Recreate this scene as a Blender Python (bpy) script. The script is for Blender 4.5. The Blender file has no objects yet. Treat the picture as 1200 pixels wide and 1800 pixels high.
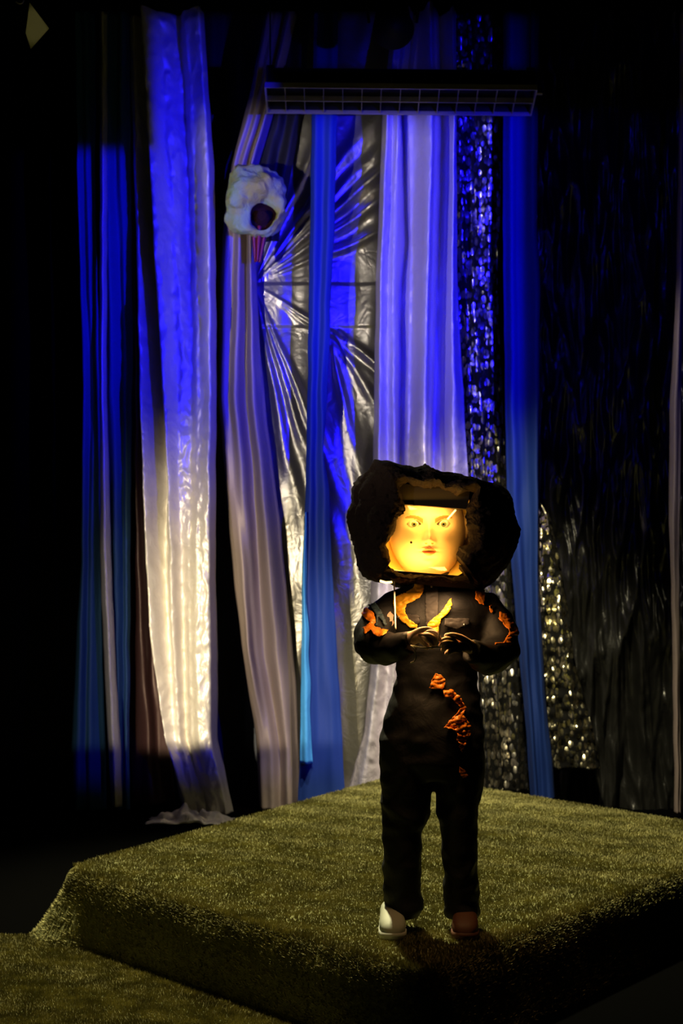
import bpy, bmesh, math, random
import numpy as np
from mathutils import Vector, noise, Matrix
from mathutils.bvhtree import BVHTree
random.seed(7); RNG = np.random.default_rng(7)
S = bpy.context.scene; COL = S.collection
PI = math.pi
# ---------------------------------------------------------------- camera
F = 2880.0; CZ = 1.7; HZ = 968.0
def P(px, py, Y): return Vector(((px-600)/F*Y, Y, CZ+(HZ-py)/F*Y))
cd = bpy.data.cameras.new('camera'); cam = bpy.data.objects.new('camera', cd); COL.objects.link(cam)
cam.location = (0, 0, CZ); cam.rotation_euler = (PI/2, 0, 0)
cd.sensor_fit = 'VERTICAL'; cd.sensor_height = 36; cd.lens = 57.6; cd.shift_y = 68/1800
cd.dof.use_dof = True; cd.dof.focus_distance = 5.95; cd.dof.aperture_fstop = 4.5
S.camera = cam
S.view_settings.view_transform = 'Standard'; S.view_settings.look = 'None'
S.view_settings.gamma = 1; S.view_settings.use_curve_mapping = False
S.view_settings.exposure = 0.0
w = bpy.data.worlds.new('world'); S.world = w; w.use_nodes = True
w.node_tree.nodes['Background'].inputs[0].default_value = (0.2, 0.25, 0.5, 1)
w.node_tree.nodes['Background'].inputs[1].default_value = 0.002
YC = 10.6                                             # the curtain plane the stage lamps are focused on
# ---------------------------------------------------------------- stage lamps
class NT:
    def __init__(s, nt): s.nt = nt
    def n(s, t, **k):
        o = s.nt.nodes.new(t)
        for a, b in k.items(): setattr(o, a, b)
        return o
    def link(s, a, b): s.nt.links.new(a, b)
    def put(s, v, sock):
        if isinstance(v, (int, float)): sock.default_value = v
        else: s.link(v, sock)
    def m(s, op, a, b=0.0, c=None):
        o = s.n('ShaderNodeMath', operation=op); s.put(a, o.inputs[0]); s.put(b, o.inputs[1])
        if c is not None: s.put(c, o.inputs[2])
        return o.outputs[0]
    def ss(s, v, lo, hi, a=0.0, b=1.0):
        o = s.n('ShaderNodeMapRange', interpolation_type='SMOOTHSTEP'); s.put(v, o.inputs[0])
        for i, q in enumerate((lo, hi, a, b)): s.put(q, o.inputs[i+1])
        return o.outputs[0]
def lamp(name, kind, loc, target, energy, color, **k):
    d = bpy.data.lights.new(name, kind); o = bpy.data.objects.new(name, d); COL.objects.link(o)
    o.location = loc; d.energy = energy; d.color = color
    o.rotation_euler = (Vector(target)-Vector(loc)).to_track_quat('-Z', 'Y').to_euler()
    for a, b in k.items(): setattr(d, a, b)
    return o
def profile_spot(name, loc, energy, color, fn, radius=0.04, spot=75):
    """a profile spot: fn(T, u, v) shapes the beam like shutters/gobo do; u, v run across the beam"""
    o = lamp(name, 'SPOT', loc, (0, YC, 2.9), energy, color, spot_size=math.radians(spot), spot_blend=0.1, shadow_soft_size=radius)
    o.data.use_nodes = True; T = NT(o.data.node_tree); T.nt.nodes.clear()
    g = T.n('ShaderNodeNewGeometry'); sx = T.n('ShaderNodeSeparateXYZ'); T.link(g.outputs['Incoming'], sx.inputs[0])
    D = YC-loc[1]
    s = T.m('DIVIDE', sx.outputs[0], sx.outputs[1]); t = T.m('DIVIDE', sx.outputs[2], sx.outputs[1])
    u = T.m('MULTIPLY_ADD', s, D*F/YC, 600+loc[0]*F/YC)
    v = T.m('MULTIPLY_ADD', t, -D*F/YC, HZ-(loc[2]-CZ)*F/YC)
    e = T.n('ShaderNodeEmission'); out = T.n('ShaderNodeOutputLight')
    T.put(fn(T, u, v), e.inputs[1]); e.inputs[0].default_value = (1, 1, 1, 1); T.link(e.outputs[0], out.inputs[0])
    return o
def f_white(T, u, v):
    left = T.ss(v, 640, 1080, 372, 140)                 # soft left edge of the pool, wider lower down
    a = T.ss(T.m('SUBTRACT', u, left), -22, 34)
    a = T.m('MULTIPLY', a, T.ss(v, 165, 250)); a = T.m('MULTIPLY', a, T.ss(v, 1318, 1300))
    edge = T.m('MULTIPLY', T.m('MULTIPLY', T.ss(u, 1160, 1178), T.ss(v, 470, 600)), T.ss(v, 1150, 900, .2, .9))
    a = T.m('MULTIPLY', a, T.m('MAXIMUM', T.ss(u, 880, 815), edge))
    a = T.m('MULTIPLY', a, T.ss(v, 560, 760, 1.0, 0.5)); a = T.m('MULTIPLY', a, T.ss(u, 200, 320, .35, 1.0))
    return a
def f_cream(T, u, v):
    a = T.ss(v, 700, 1150); a = T.m('MULTIPLY', a, T.ss(v, 1322, 1304))
    a = T.m('MULTIPLY', a, T.ss(u, 200, 300, 0.06, 1.0)); a = T.m('MULTIPLY', a, T.ss(u, 390, 460, 1.0, 0.2))
    return T.m('MULTIPLY', a, T.ss(u, 640, 600))
def f_blue(T, u, v):
    a = T.ss(v, 20, 45); lt = T.ss(v, 255, 275); on = T.ss(u, 236, 246)
    a = T.m('MULTIPLY', a, T.m('MAXIMUM', lt, on))
    a = T.m('MULTIPLY', a, T.ss(v, 560, 1000, 1.0, 0.10)); a = T.m('MULTIPLY', a, T.ss(v, 1400, 1340))
    a = T.m('MULTIPLY', a, T.ss(u, 225, 262, 0.8, 1.0))
    a = T.m('MULTIPLY', a, T.ss(u, 878, 905, 1.0, 0.14))
    a = T.m('MULTIPLY', a, T.ss(v, 240, 30, 1.0, 0.3))
    fx = T.m('MAXIMUM', T.m('MAXIMUM', T.ss(v, 122, 112), T.ss(v, 190, 200)), T.ss(u, 385, 375)); a = T.m('MULTIPLY', a, fx)
    up = T.m('MAXIMUM', T.ss(v, 185, 215, .22, 1.0), T.ss(u, 400, 372)); a = T.m('MULTIPLY', a, up)
    a = T.m('MULTIPLY', a, T.ss(u, 950, 965, 1.0, .3)); a = T.m('MULTIPLY', a, T.m('MAXIMUM', T.ss(v, 1150, 1000), T.ss(u, 620, 600)))
    return T.m('MULTIPLY', a, T.ss(u, 120, 132))
profile_spot('white_profile_spot', (-3.3, 3.0, 2.3), 900, (1.0, 0.9, 0.78), f_white)
profile_spot('cream_profile_spot', (-3.0, 2.8, 2.1), 4600, (1.0, 0.83, 0.46), f_cream)
profile_spot('blue_profile_spot', (3.2, 2.8, 2.5), 5200, (0.006, 0.003, 1.0), f_blue)
lamp('carpet_spot', 'SPOT', (-0.35, 8.75, 5.4), (0.0, 7.7, 0.3), 2900, (1.0, 0.91, 0.52), spot_size=math.radians(56), spot_blend=0.7, shadow_soft_size=0.12)
lamp('back_edge_spot', 'SPOT', (0.7, 7.9, 5.2), (0.95, 10.4, 0.25), 1300, (1.0, 0.88, 0.55), spot_size=math.radians(36), spot_blend=0.8, shadow_soft_size=0.1)
lamp('puddle_spot', 'SPOT', (-.4, 8.3, 5.2), (0.12, 10.4, 0.55), 650, (1.0, 0.9, 0.66), spot_size=math.radians(15), spot_blend=0.5, shadow_soft_size=0.08)  # extra unseen spot added to brighten the white curtain's hem
lamp('floor_spot', 'SPOT', (-2.4, 8.8, 4.6), (-1.4, 5.9, 0), 90, (1.0, 0.95, 0.25), spot_size=math.radians(26), spot_blend=0.9, shadow_soft_size=0.1)
lamp('foot_spot', 'SPOT', (-2.2, 3.6, 1.2), (0.15, 5.95, 0.33), 2.5, (0.8, 1.0, 0.75), spot_size=math.radians(6), spot_blend=0.6, shadow_soft_size=0.03)
# ---------------------------------------------------------------- helpers
def tag(o, label=None, cat=None, group=None, kind=None):
    if label: o['label'] = label
    if cat: o['category'] = cat
    if group: o['group'] = group
    if kind: o['kind'] = kind
    return o
def empty(name, loc, label=None, cat=None, group=None):
    o = bpy.data.objects.new(name, None); COL.objects.link(o); o.location = loc; o.empty_display_size = .1
    tag(o, label, cat, group); bpy.context.view_layer.update(); return o
def link(name, me, mat=None, parent=None, smooth=True):
    o = bpy.data.objects.new(name, me); COL.objects.link(o)
    if mat and not me.materials: me.materials.append(mat)
    if smooth and len(me.polygons): me.polygons.foreach_set('use_smooth', [True]*len(me.polygons))
    if parent:
        o.parent = parent; o.matrix_parent_inverse = parent_inv(parent)
    return o
def parent_inv(p):
    m = Matrix.Translation(p.location) if p.parent is None else Matrix.Identity(4)
    return m.inverted()
def mk(name, V, Fc, mat=None, parent=None, smooth=True):
    me = bpy.data.meshes.new(name); me.from_pydata([tuple(v) for v in V], [], Fc); me.update()
    return link(name, me, mat, parent, smooth)
def frombm(name, bm, mat=None, parent=None, smooth=True):
    me = bpy.data.meshes.new(name); bm.to_mesh(me); bm.free(); return link(name, me, mat, parent, smooth)
def add_box(bm, c, s, rot=None, bev=0.0):
    M = Matrix.Translation(c) @ (rot.to_matrix().to_4x4() if rot else Matrix.Identity(4)) @ Matrix.Diagonal((*s, 1))
    r = bmesh.ops.create_cube(bm, size=1, matrix=M)
    if bev:
        es = {e for v in r['verts'] for e in v.link_edges}
        bmesh.ops.bevel(bm, geom=list(es), offset=bev, segments=2, affect='EDGES', profile=.5)
def tube_data(pts, rad, n=10):
    pts = [Vector(p) for p in pts]; V = []; Fc = []
    up = None
    for i, p in enumerate(pts):
        t = (pts[min(i+1, len(pts)-1)]-pts[max(i-1, 0)]).normalized()
        if up is None: up = t.orthogonal().normalized()
        up = (up-t*up.dot(t)).normalized(); b = t.cross(up)
        r = rad[i] if isinstance(rad, (list, tuple)) else rad
        for k in range(n):
            a = 2*PI*k/n; V.append(p+up*(r*math.cos(a))+b*(r*math.sin(a)))
    for i in range(len(pts)-1):
        for k in range(n):
            Fc.append((i*n+k, i*n+(k+1) % n, (i+1)*n+(k+1) % n, (i+1)*n+k))
    Fc.append(tuple(range(n-1, -1, -1))); Fc.append(tuple(range((len(pts)-1)*n, len(pts)*n)))
    return V, Fc
def tube(name, pts, rad, mat, parent=None, n=10):
    V, Fc = tube_data(pts, rad, n); return mk(name, V, Fc, mat, parent)
def smooth_path(pts, k=6):
    pts = [Vector(p) for p in pts]; out = []
    for i in range(len(pts)-1):
        p0 = pts[max(i-1, 0)]; p1 = pts[i]; p2 = pts[i+1]; p3 = pts[min(i+2, len(pts)-1)]
        for j in range(k):
            t = j/k
            out.append(0.5*((2*p1)+(p2-p0)*t+(2*p0-5*p1+4*p2-p3)*t*t+(3*p1-p0-3*p2+p3)*t**3))
    out.append(pts[-1]); return out
# ---------------------------------------------------------------- materials
def mat(name, col, rough=.6, metal=0.0, spec=.5, bump=None, var=None, sheen=0.0, emis=None, trans=0.0):
    m = bpy.data.materials.new(name); m.use_nodes = True; T = NT(m.node_tree)
    b = T.nt.nodes['Principled BSDF']
    b.inputs['Base Color'].default_value = (*col, 1); b.inputs['Roughness'].default_value = rough
    b.inputs['Metallic'].default_value = metal; b.inputs['Specular IOR Level'].default_value = spec
    if sheen: b.inputs['Sheen Weight'].default_value = sheen
    tc = T.n('ShaderNodeTexCoord')
    if var:                                            # (scale, other colour)
        nz = T.n('ShaderNodeTexNoise'); nz.inputs['Scale'].default_value = var[0]; nz.inputs['Detail'].default_value = 4
        T.link(tc.outputs['Object'], nz.inputs[0]); mx = T.n('ShaderNodeMix', data_type='RGBA')
        T.link(T.ss(nz.outputs[0], .35, .65), mx.inputs[0])
        mx.inputs[6].default_value = (*col, 1); mx.inputs[7].default_value = (*var[1], 1); T.link(mx.outputs[2], b.inputs['Base Color'])
    if bump:                                           # list of (kind, (sx,sy,sz), strength, distance)
        prev = None
        for kind, sc, st, dist in bump:
            mp = T.n('ShaderNodeMapping'); mp.inputs['Scale'].default_value = sc; T.link(tc.outputs['Object'], mp.inputs[0])
            if kind == 'noise':
                q = T.n('ShaderNodeTexNoise'); q.inputs['Scale'].default_value = 1; q.inputs['Detail'].default_value = 5; q.inputs['Distortion'].default_value = .6
                h = q.outputs[0]
            elif kind == 'crease':                      # ridged noise, sharp little creases of crumpled cloth
                q = T.n('ShaderNodeTexNoise'); q.inputs['Scale'].default_value = 1; q.inputs['Detail'].default_value = 3; q.inputs['Distortion'].default_value = 1.2
                h = T.m('ABSOLUTE', T.m('SUBTRACT', q.outputs[0], .5))
            else:
                q = T.n('ShaderNodeTexVoronoi'); q.inputs['Scale'].default_value = 1; h = q.outputs[0]
            T.link(mp.outputs[0], q.inputs[0])
            bp = T.n('ShaderNodeBump'); bp.inputs['Strength'].default_value = st; bp.inputs['Distance'].default_value = dist
            T.link(h, bp.inputs['Height'])
            if prev: T.link(prev.outputs[0], bp.inputs['Normal'])
            prev = bp
        T.link(prev.outputs[0], b.inputs['Normal'])
    if emis: b.inputs['Emission Color'].default_value = (*emis[0], 1); b.inputs['Emission Strength'].default_value = emis[1]
    if trans:                                          # cloth that lets some light through
        tr = T.n('ShaderNodeBsdfTranslucent'); tr.inputs[0].default_value = (*col, 1)
        mx = T.n('ShaderNodeMixShader'); mx.inputs[0].default_value = trans
        T.link(b.outputs[0], mx.inputs[1]); T.link(tr.outputs[0], mx.inputs[2]); T.link(mx.outputs[0], T.nt.nodes['Material Output'].inputs[0])
    return m
CR = [('crease', (16, 16, 11), .5, .016), ('noise', (34, 34, 26), .25, .006)]
M = {}
M['silver'] = mat('silver_satin', (.66, .62, .58), .42, .3, .5, CR)
M['tan'] = mat('champagne_satin', (.38, .30, .28), .5, .15, .5, [('crease', (9, 9, 5), .3, .012)])
M['lilac'] = mat('white_satin', (.66, .60, .68), .42, .25, .5, CR)
M['foil'] = mat('silver_lining', (.34, .32, .29), .33, .8, .6, [('crease', (7, 7, 7), .4, .02), ('noise', (30, 30, 30), .2, .005)])
M['brown'] = mat('mauve_satin', (.06, .026, .03), .4, .3, .5, [('crease', (8, 8, 3), .3, .01)])
M['teal'] = mat('blue_voile', (.03, .10, .26), .55, .0, .3, [('crease', (6, 6, 3), .3, .01)])
M['royal'] = mat('royal_blue_voile', (.014, .045, .27), .6, 0, .3, [('noise', (6, 6, 3), .2, .01)])
M['cyan'] = mat('sky_blue_voile', (.08, .42, .95), .5, 0, .4, [('crease', (12, 12, 6), .5, .01)])
M['navy'] = mat('navy_cloth', (.05, .055, .085), .7, 0, .2, [('noise', (6, 6, 2), .3, .01)])
M['velvet'] = mat('dark_blue_velvet', (.012, .04, .22), .6, 0, .3, [('noise', (6, 6, 2), .3, .01)])
M['plastic'] = mat('black_plastic_sheet', (.012, .012, .011), .30, 0, .65, [('crease', (6, 6, 2.4), .55, .03), ('crease', (18, 18, 9), .4, .01)])
M['black'] = mat('black_paint', (.0015, .0015, .0015), .95, 0, .0)
M['blackmetal'] = mat('black_metal', (.006, .006, .006), .6, .2, .25)
M['red'] = mat('red_satin', (.28, .025, .05), .4, 0, .5, [('crease', (10, 10, 5), .4, .01)])
def sequin(name, base, size=26, spread=.72):
    m = bpy.data.materials.new(name); m.use_nodes = True; T = NT(m.node_tree); T.nt.nodes.clear()
    tc = T.n('ShaderNodeTexCoord'); mp = T.n('ShaderNodeMapping'); mp.inputs['Scale'].default_value = (size*1.4, size*.3, size*.8)
    T.link(tc.outputs['Object'], mp.inputs[0])
    v = T.n('ShaderNodeTexVoronoi'); v.inputs['Scale'].default_value = 1; T.link(mp.outputs[0], v.inputs[0])
    g = T.n('ShaderNodeNewGeometry')
    a = T.n('ShaderNodeVectorMath', operation='SUBTRACT'); T.link(v.outputs['Color'], a.inputs[0]); a.inputs[1].default_value = (.5, .5, .5)
    s = T.n('ShaderNodeVectorMath', operation='SCALE'); T.link(a.outputs[0], s.inputs[0]); s.inputs['Scale'].default_value = spread
    # each disc is slightly domed
    dd = T.n('ShaderNodeVectorMath', operation='SUBTRACT'); T.link(mp.outputs[0], dd.inputs[0]); T.link(v.outputs['Position'], dd.inputs[1])
    d2 = T.n('ShaderNodeVectorMath', operation='SCALE'); T.link(dd.outputs[0], d2.inputs[0]); d2.inputs['Scale'].default_value = .25
    b = T.n('ShaderNodeVectorMath', operation='ADD'); T.link(g.outputs['Normal'], b.inputs[0]); T.link(s.outputs[0], b.inputs[1])
    b2 = T.n('ShaderNodeVectorMath', operation='ADD'); T.link(b.outputs[0], b2.inputs[0]); T.link(d2.outputs[0], b2.inputs[1])
    nn = T.n('ShaderNodeVectorMath', operation='NORMALIZE'); T.link(b2.outputs[0], nn.inputs[0])
    gl = T.n('ShaderNodeBsdfAnisotropic'); gl.inputs['Color'].default_value = (*base, 1); gl.inputs['Roughness'].default_value = .27
    T.link(nn.outputs[0], gl.inputs['Normal'])
    df = T.n('ShaderNodeBsdfDiffuse'); df.inputs[0].default_value = (.012, .012, .012, 1)
    edge = T.ss(v.outputs['Distance'], .5, .62, 1.0, 0.0)
    mx = T.n('ShaderNodeMixShader'); T.link(edge, mx.inputs[0]); T.link(df.outputs[0], mx.inputs[1]); T.link(gl.outputs[0], mx.inputs[2])
    o = T.n('ShaderNodeOutputMaterial'); T.link(mx.outputs[0], o.inputs[0]); return m
M['sequin'] = sequin('silver_sequins', (.85, .8, .7))
M['goldseq'] = sequin('gold_sequins', (.95, .88, .6), 30, .75)
# ---------------------------------------------------------------- the room
def slab(name, c, s, m):
    bm = bmesh.new(); add_box(bm, Vector(c), s); o = frombm(name, bm, m, None, False); tag(o, kind='structure'); return o
M['floorc'] = mat('olive_floor_carpet', (.10, .105, .04), .95, 0, .1, [('noise', (180, 180, 180), .8, .01)], (3, (.07, .075, .03)))
slab('floor', (0, 6, -.05), (9, 12.4, .1), M['black'])  # black stands in for shade: the floor beyond the carpet lies unlit
slab('ceiling', (0, 6, 5.75), (9, 12.4, .1), M['black'])
slab('wall_back', (0, 11.5, 2.85), (9, .1, 5.7), M['black'])
slab('wall_left', (-4.1, 6, 2.85), (.1, 11, 5.7), M['black'])
slab('wall_right', (4.1, 6, 2.85), (.1, 11, 5.7), M['black'])
# black masking border above the curtains
# ---------------------------------------------------------------- curtains
def interp(line, y):
    ys = [q[0] for q in line]; return np.interp(y, ys, [q[1] for q in line])
def curtain(name, label, m, Y, lines, y0, y1, nz=(.02, 9), extra=None, dx=2.2, dy=6.0, thick=.003, parent=None, group=None, seed=0, cat='curtain', fm=.55):
    """lines: fold lines left to right, each ([(height, across) ...], depth); heights/across are in curtain-plane units of 1/272 m"""
    ks = Y/F
    ny = int((y1-y0)/dy)+1; ys = np.linspace(y0, y1, ny)
    X = np.array([[np.interp(y, [q[0] for q in L[0]], [q[1] for q in L[0]]) for L in lines] for y in ys])
    D = np.array([[np.interp(y, [q[0] for q in L[0]], L[1]) if isinstance(L[1], (list, tuple)) else L[1] for L in lines] for y in ys])
    # smooth the fold lines down their length
    for A in (X, D):
        for _ in range(10):
            A[1:-1] = (A[:-2]+2*A[1:-1]+A[2:])/4
    segs = []
    for i in range(len(lines)-1):
        n = max(3, int(np.mean(X[:, i+1]-X[:, i])/dx)); segs += [(i, k/n) for k in range(n)]
    segs.append((len(lines)-2, 1.0)); V = []
    for r, y in enumerate(ys):
        for (i, t) in segs:
            s = (1-math.cos(PI*t))/2; x = X[r, i]*(1-t)+X[r, i+1]*t; d = fm*(D[r, i]*(1-s)+D[r, i+1]*s)
            d += .75*nz[0]*noise.noise(Vector((x/(nz[1]*1.7), y/260.0, seed)))+.012*noise.noise(Vector((x/28, y/90, seed+5)))
            if extra: d += extra(x, y)
            jx = 2.5*noise.noise(Vector((x/40, y/60, seed+9)))
            p = P(x+jx*.5, y, Y); p.y -= d; V.append(p)
    nc = len(segs)
    Fc = [(r*nc+c, (r+1)*nc+c, (r+1)*nc+c+1, r*nc+c+1) for r in range(ny-1) for c in range(nc-1)]
    o = mk(name, V, Fc, m, parent)
    if thick:
        so = o.modifiers.new('thickness', 'SOLIDIFY'); so.thickness = thick; so.offset = 0
    if label: tag(o, label, cat, group)
    return o
def L(pts, d=0.0): return (pts, d)
B = 1436
def crumple(amp, s1=24, s2=11, y0=0, seed=0):
    def f(x, y):
        k_ = 1 if y0 == 0 else min(1, max(.15, (y-y0)/250))
        a = abs(noise.noise(Vector((x/s1+y/170, y/(s1*1.9)-x/90, seed)))); b = abs(noise.noise(Vector((x/s2-y/80, y/(s2*1.6), seed+3))))
        c = noise.noise(Vector((x/55, y/170, seed+8)))
        return amp*k_*((.5-a)*1.3+(.4-b)*.45)+.05*c
    return f
curtain('pale_curtain', 'narrow pale grey curtain hanging between the two leftmost blue voile drapes', M['silver'], 10.56,
    [L([(20, 176), (700, 174), (1000, 176), (1200, 183), (1310, 190), (B, 196)], -.04), L([(20, 182), (700, 180), (1000, 186), (1200, 194), (1310, 200), (B, 204)], .05), L([(20, 188), (700, 187), (1000, 195), (1200, 204), (1310, 211), (B, 214)], -.04)], 20, 1418)
curtain('blue_drape', 'leftmost blue voile drape at the left end of the curtain wall', M['teal'], 10.7,
    [L([(20, 128), (300, 133), (700, 143), (1000, 140), (1140, 131), (1300, 125), (B, 122)], -.05),
     L([(20, 135), (300, 139), (700, 150), (1000, 147), (1300, 140), (B, 138)], .09),
     L([(20, 142), (300, 148), (700, 160), (1000, 155), (B, 150)], .0),
     L([(20, 150), (300, 153), (700, 166), (1300, 160), (B, 160)], .06),
     L([(20, 168), (300, 166), (700, 174), (1000, 175), (1300, 184), (B, 186)], -.05)], 20, 1424, (.03, 6), seed=1)
curtain('blue_drape', 'second blue voile drape from the left, right of the narrow pale curtain', M['teal'], 10.66,
    [L([(20, 178), (600, 184), (900, 188), (1140, 192), (1310, 202), (B, 206)], -.04),
     L([(20, 186), (300, 188), (600, 198), (900, 205), (B, 212)], .09),
     L([(20, 205), (300, 205), (600, 216), (B, 216)], -.04),
     L([(20, 212), (300, 214), (600, 222), (1140, 222), (B, 224)], .04),
     L([(20, 226), (600, 232), (1000, 228), (1300, 226), (B, 228)], -.06)], 20, 1424, (.03, 6), seed=2)
curtain('mauve_curtain', 'thin mauve brown curtain left of the tall silver satin curtain', M['brown'], 10.82,
    [L([(20, 218), (600, 228), (1300, 225), (B, 228)], -.06),
     L([(20, 226), (600, 236), (800, 238), (1100, 250), (1300, 262), (B, 272)], .09),
     L([(20, 236), (600, 250), (1100, 262), (1300, 275), (B, 290)], -.04),
     L([(20, 250), (600, 262), (1100, 280), (B, 310)], .0)], 20, 1415, (.02, 8), seed=3)
sil = curtain('silver_curtain', 'tall crumpled silver satin curtain pooling on the floor at left', M['silver'], 10.48,
    [L([(20, 224), (300, 232), (700, 244), (1000, 254), (1150, 270), (1300, 288), (1400, 312), (B, 322)], -.10),
     L([(20, 232), (300, 238), (700, 249), (1100, 266), (1300, 292), (B, 335)], [-.06, -.05, .06, .08, .06, .03]),
     L([(20, 246), (300, 262), (600, 279), (850, 292), (1000, 290), (1300, 306), (B, 350)], [-.12, -.12, -.12, -.1, -.04, .02, 0]),
     L([(20, 253), (300, 269), (600, 286), (850, 300), (1100, 306), (1300, 315), (B, 360)], [.10, .12, .13, .12, .08, .03, .0]),
     L([(20, 284), (300, 300), (600, 318), (850, 316), (1100, 322), (1300, 326), (B, 368)], [.0, .02, .04, .04, -.02, -.04, .0]),
     L([(20, 314), (160, 322), (300, 328), (600, 338), (1000, 334), (1300, 340), (B, 376)], [-.07, -.06, -.04, .0, .05, .05, .02]),
     L([(20, 326), (160, 336), (300, 342), (600, 350), (1000, 350), (1300, 352), (B, 392)], [.03, .03, .02, .04, .10, .10, .02]),
     L([(20, 352), (160, 360), (300, 370), (600, 373), (1000, 370), (1300, 371), (B, 402)], [.08, .10, .14, .14, .12, .1, .04]),
     L([(20, 358), (160, 366), (300, 376), (600, 380), (1000, 378), (1200, 382), (1300, 381), (1400, 404), (B, 412)], -.03)],
    20, B-8, (.012, 11), extra=crumple(.022, 17, 8, seed=4), dy=3.0, dx=1.6, seed=4, fm=1.25)
def puddle(name, parent, m, cx, cy, rx, ry, h, seed):
    V = []; Fc = []; nu, nv = 90, 26
    for j in range(nv):
        for i in range(nu):
            u = i/(nu-1)*2-1; v = j/(nv-1)
            x = cx+u*rx*(1+.18*noise.noise(Vector((v*3, seed, 0)))); y = cy+(v-.5)*2*ry*(1+.25*noise.noise(Vector((u*4, seed, 3)))) - .12*ry*u
            e = max(0, 1-abs(u)**3)*math.sin(PI*min(1, v*.95+.05))
            z = .006+h*e*max(.05, .5+.9*noise.noise(Vector((u*2.2+v*1.5, v*3.2-u*1.2, seed)))+.35*noise.noise(Vector((u*5+v*2, v*5-u*2, seed+2))))
            V.append((x, y, z))
    for j in range(nv-1):
        for i in range(nu-1): Fc.append((j*nu+i, j*nu+i+1, (j+1)*nu+i+1, (j+1)*nu+i))
    o = mk(name, V, Fc, m, parent); so = o.modifiers.new('t', 'SOLIDIFY'); so.thickness = .003; return o
puddle('pooled_hem', sil, M['silver'], P(336, B, 10.3).x, 10.27, .27, .15, .11, 3)
curtain('navy_curtain', 'almost black navy curtain between the silver satin and the champagne curtain', M['navy'], 11.18,
    [L([(20, 352), (B, 352)], 0), L([(20, 375), (B, 380)], .06), L([(20, 395), (B, 400)], -.02), L([(20, 420), (B, 425)], .06), L([(20, 450), (B, 445)], -.02), L([(20, 490), (B, 480)], .0)],
    20, 1428, (.03, 12), seed=5)
curtain('champagne_curtain', 'champagne satin curtain pinched thin under the hanging rock mask', M['tan'], 10.62,
    [L([(20, 466), (150, 440), (270, 411), (300, 402), (450, 386), (700, 383), (850, 396), (1000, 408), (1150, 425), (1300, 450), (B, 456)], -.06),
     L([(20, 474), (200, 440), (300, 410), (450, 398), (700, 392), (850, 402), (1000, 418), (1150, 432), (1300, 458), (B, 462)], .03),
     L([(20, 480), (200, 446), (300, 416), (450, 410), (700, 402), (850, 412), (1000, 428), (1150, 438), (1300, 466), (B, 470)], [.0, 0, .0, .0, .02, .04, .09, .1, .04, .02]),
     L([(20, 488), (200, 454), (300, 424), (450, 422), (700, 414), (850, 428), (1000, 440), (1150, 448), (1300, 476), (B, 480)], [.02, .05, .07, .09, .12, .09, .05, .0, .05, .05]),
     L([(20, 500), (200, 464), (300, 432), (450, 432), (700, 432), (850, 446), (1000, 454), (1150, 464), (1300, 490), (B, 494)], -.03),
     L([(20, 512), (200, 470), (300, 440), (450, 441), (700, 446), (850, 462), (1000, 474), (1150, 488), (1300, 505), (B, 508)], .09),
     L([(20, 522), (200, 479), (300, 450), (450, 448), (600, 455), (750, 470), (900, 490), (1050, 505), (1200, 520), (B, 528)], -.05)],
    20, 1424, (.004, 9), seed=6, fm=.9)
FAN = ((446, 498, (66, 53.5, 47, 41, 33, 22, -33, -38.5, -67.5, -72.5, -79), 2.3, 0, 9999),
       (572, 560, (-42, -60, -78), 3.6, 585, 9999))
def foil_fold(x, y):
    d = 0
    for (gx, gy, angs, wd, x0, x1) in FAN:
        if not x0 < x < x1: continue
        r = math.hypot(x-gx, y-gy)
        if r < 3: continue
        th = math.degrees(math.atan2(gy-y, x-gx))+1.6*noise.noise(Vector((x/70, y/90, 2)))
        for k_, a_ in enumerate(angs):
            q = (th-a_)/wd
            if abs(q) < 2.6: d += (.75+.5*math.sin(a_*7.7))*(.095 if a_ > 0 else .06 if a_ > -50 else .035)*min(1, r/150)*math.exp(-r/520)*math.exp(-q*q)
    if y > 573: d -= .012
    if y > 498: d += .006
    return d
curtain('foil_curtain', 'shiny silver lining sheet with fan-shaped creases gathered beside the rock mask', M['foil'], 10.74,
    [L([(20, 468), (495, 444), (700, 450), (900, 486), (B, 515)], -.02), L([(20, 500), (495, 470), (900, 510), (B, 540)], .0),
     L([(20, 540), (495, 510), (900, 530), (B, 560)], .0), L([(20, 600), (500, 580), (1100, 585), (B, 590)], .02),
     L([(20, 640), (700, 625), (1100, 612), (B, 615)], -.01), L([(20, 668), (700, 648), (1100, 640), (B, 640)], .01), L([(20, 700), (B, 690)], -.02)],
    20, 1420, (.01, 25), extra=foil_fold, seed=7, dy=3, dx=1.7)
M['olive'] = mat('dark_olive_cloth', (.018, .018, .012), .6, 0, .3, [('crease', (9, 9, 5), .4, .01)])
curtain('dark_cloth', 'dark olive cloth hanging between the champagne curtain and blue strip, above the rock mask', M['olive'], 10.68,
    [L([(20, 486), (200, 478), (300, 452), (425, 440)], 0), L([(20, 500), (200, 492), (300, 468), (425, 452)], .06), L([(20, 512), (200, 506), (300, 484), (425, 464)], -.02),
     L([(20, 530), (200, 522), (300, 500), (425, 478)], .06), L([(20, 544), (200, 530), (300, 512), (425, 490)], -.02)], 20, 424, (.02, 8), seed=21, cat='cloth')
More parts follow.
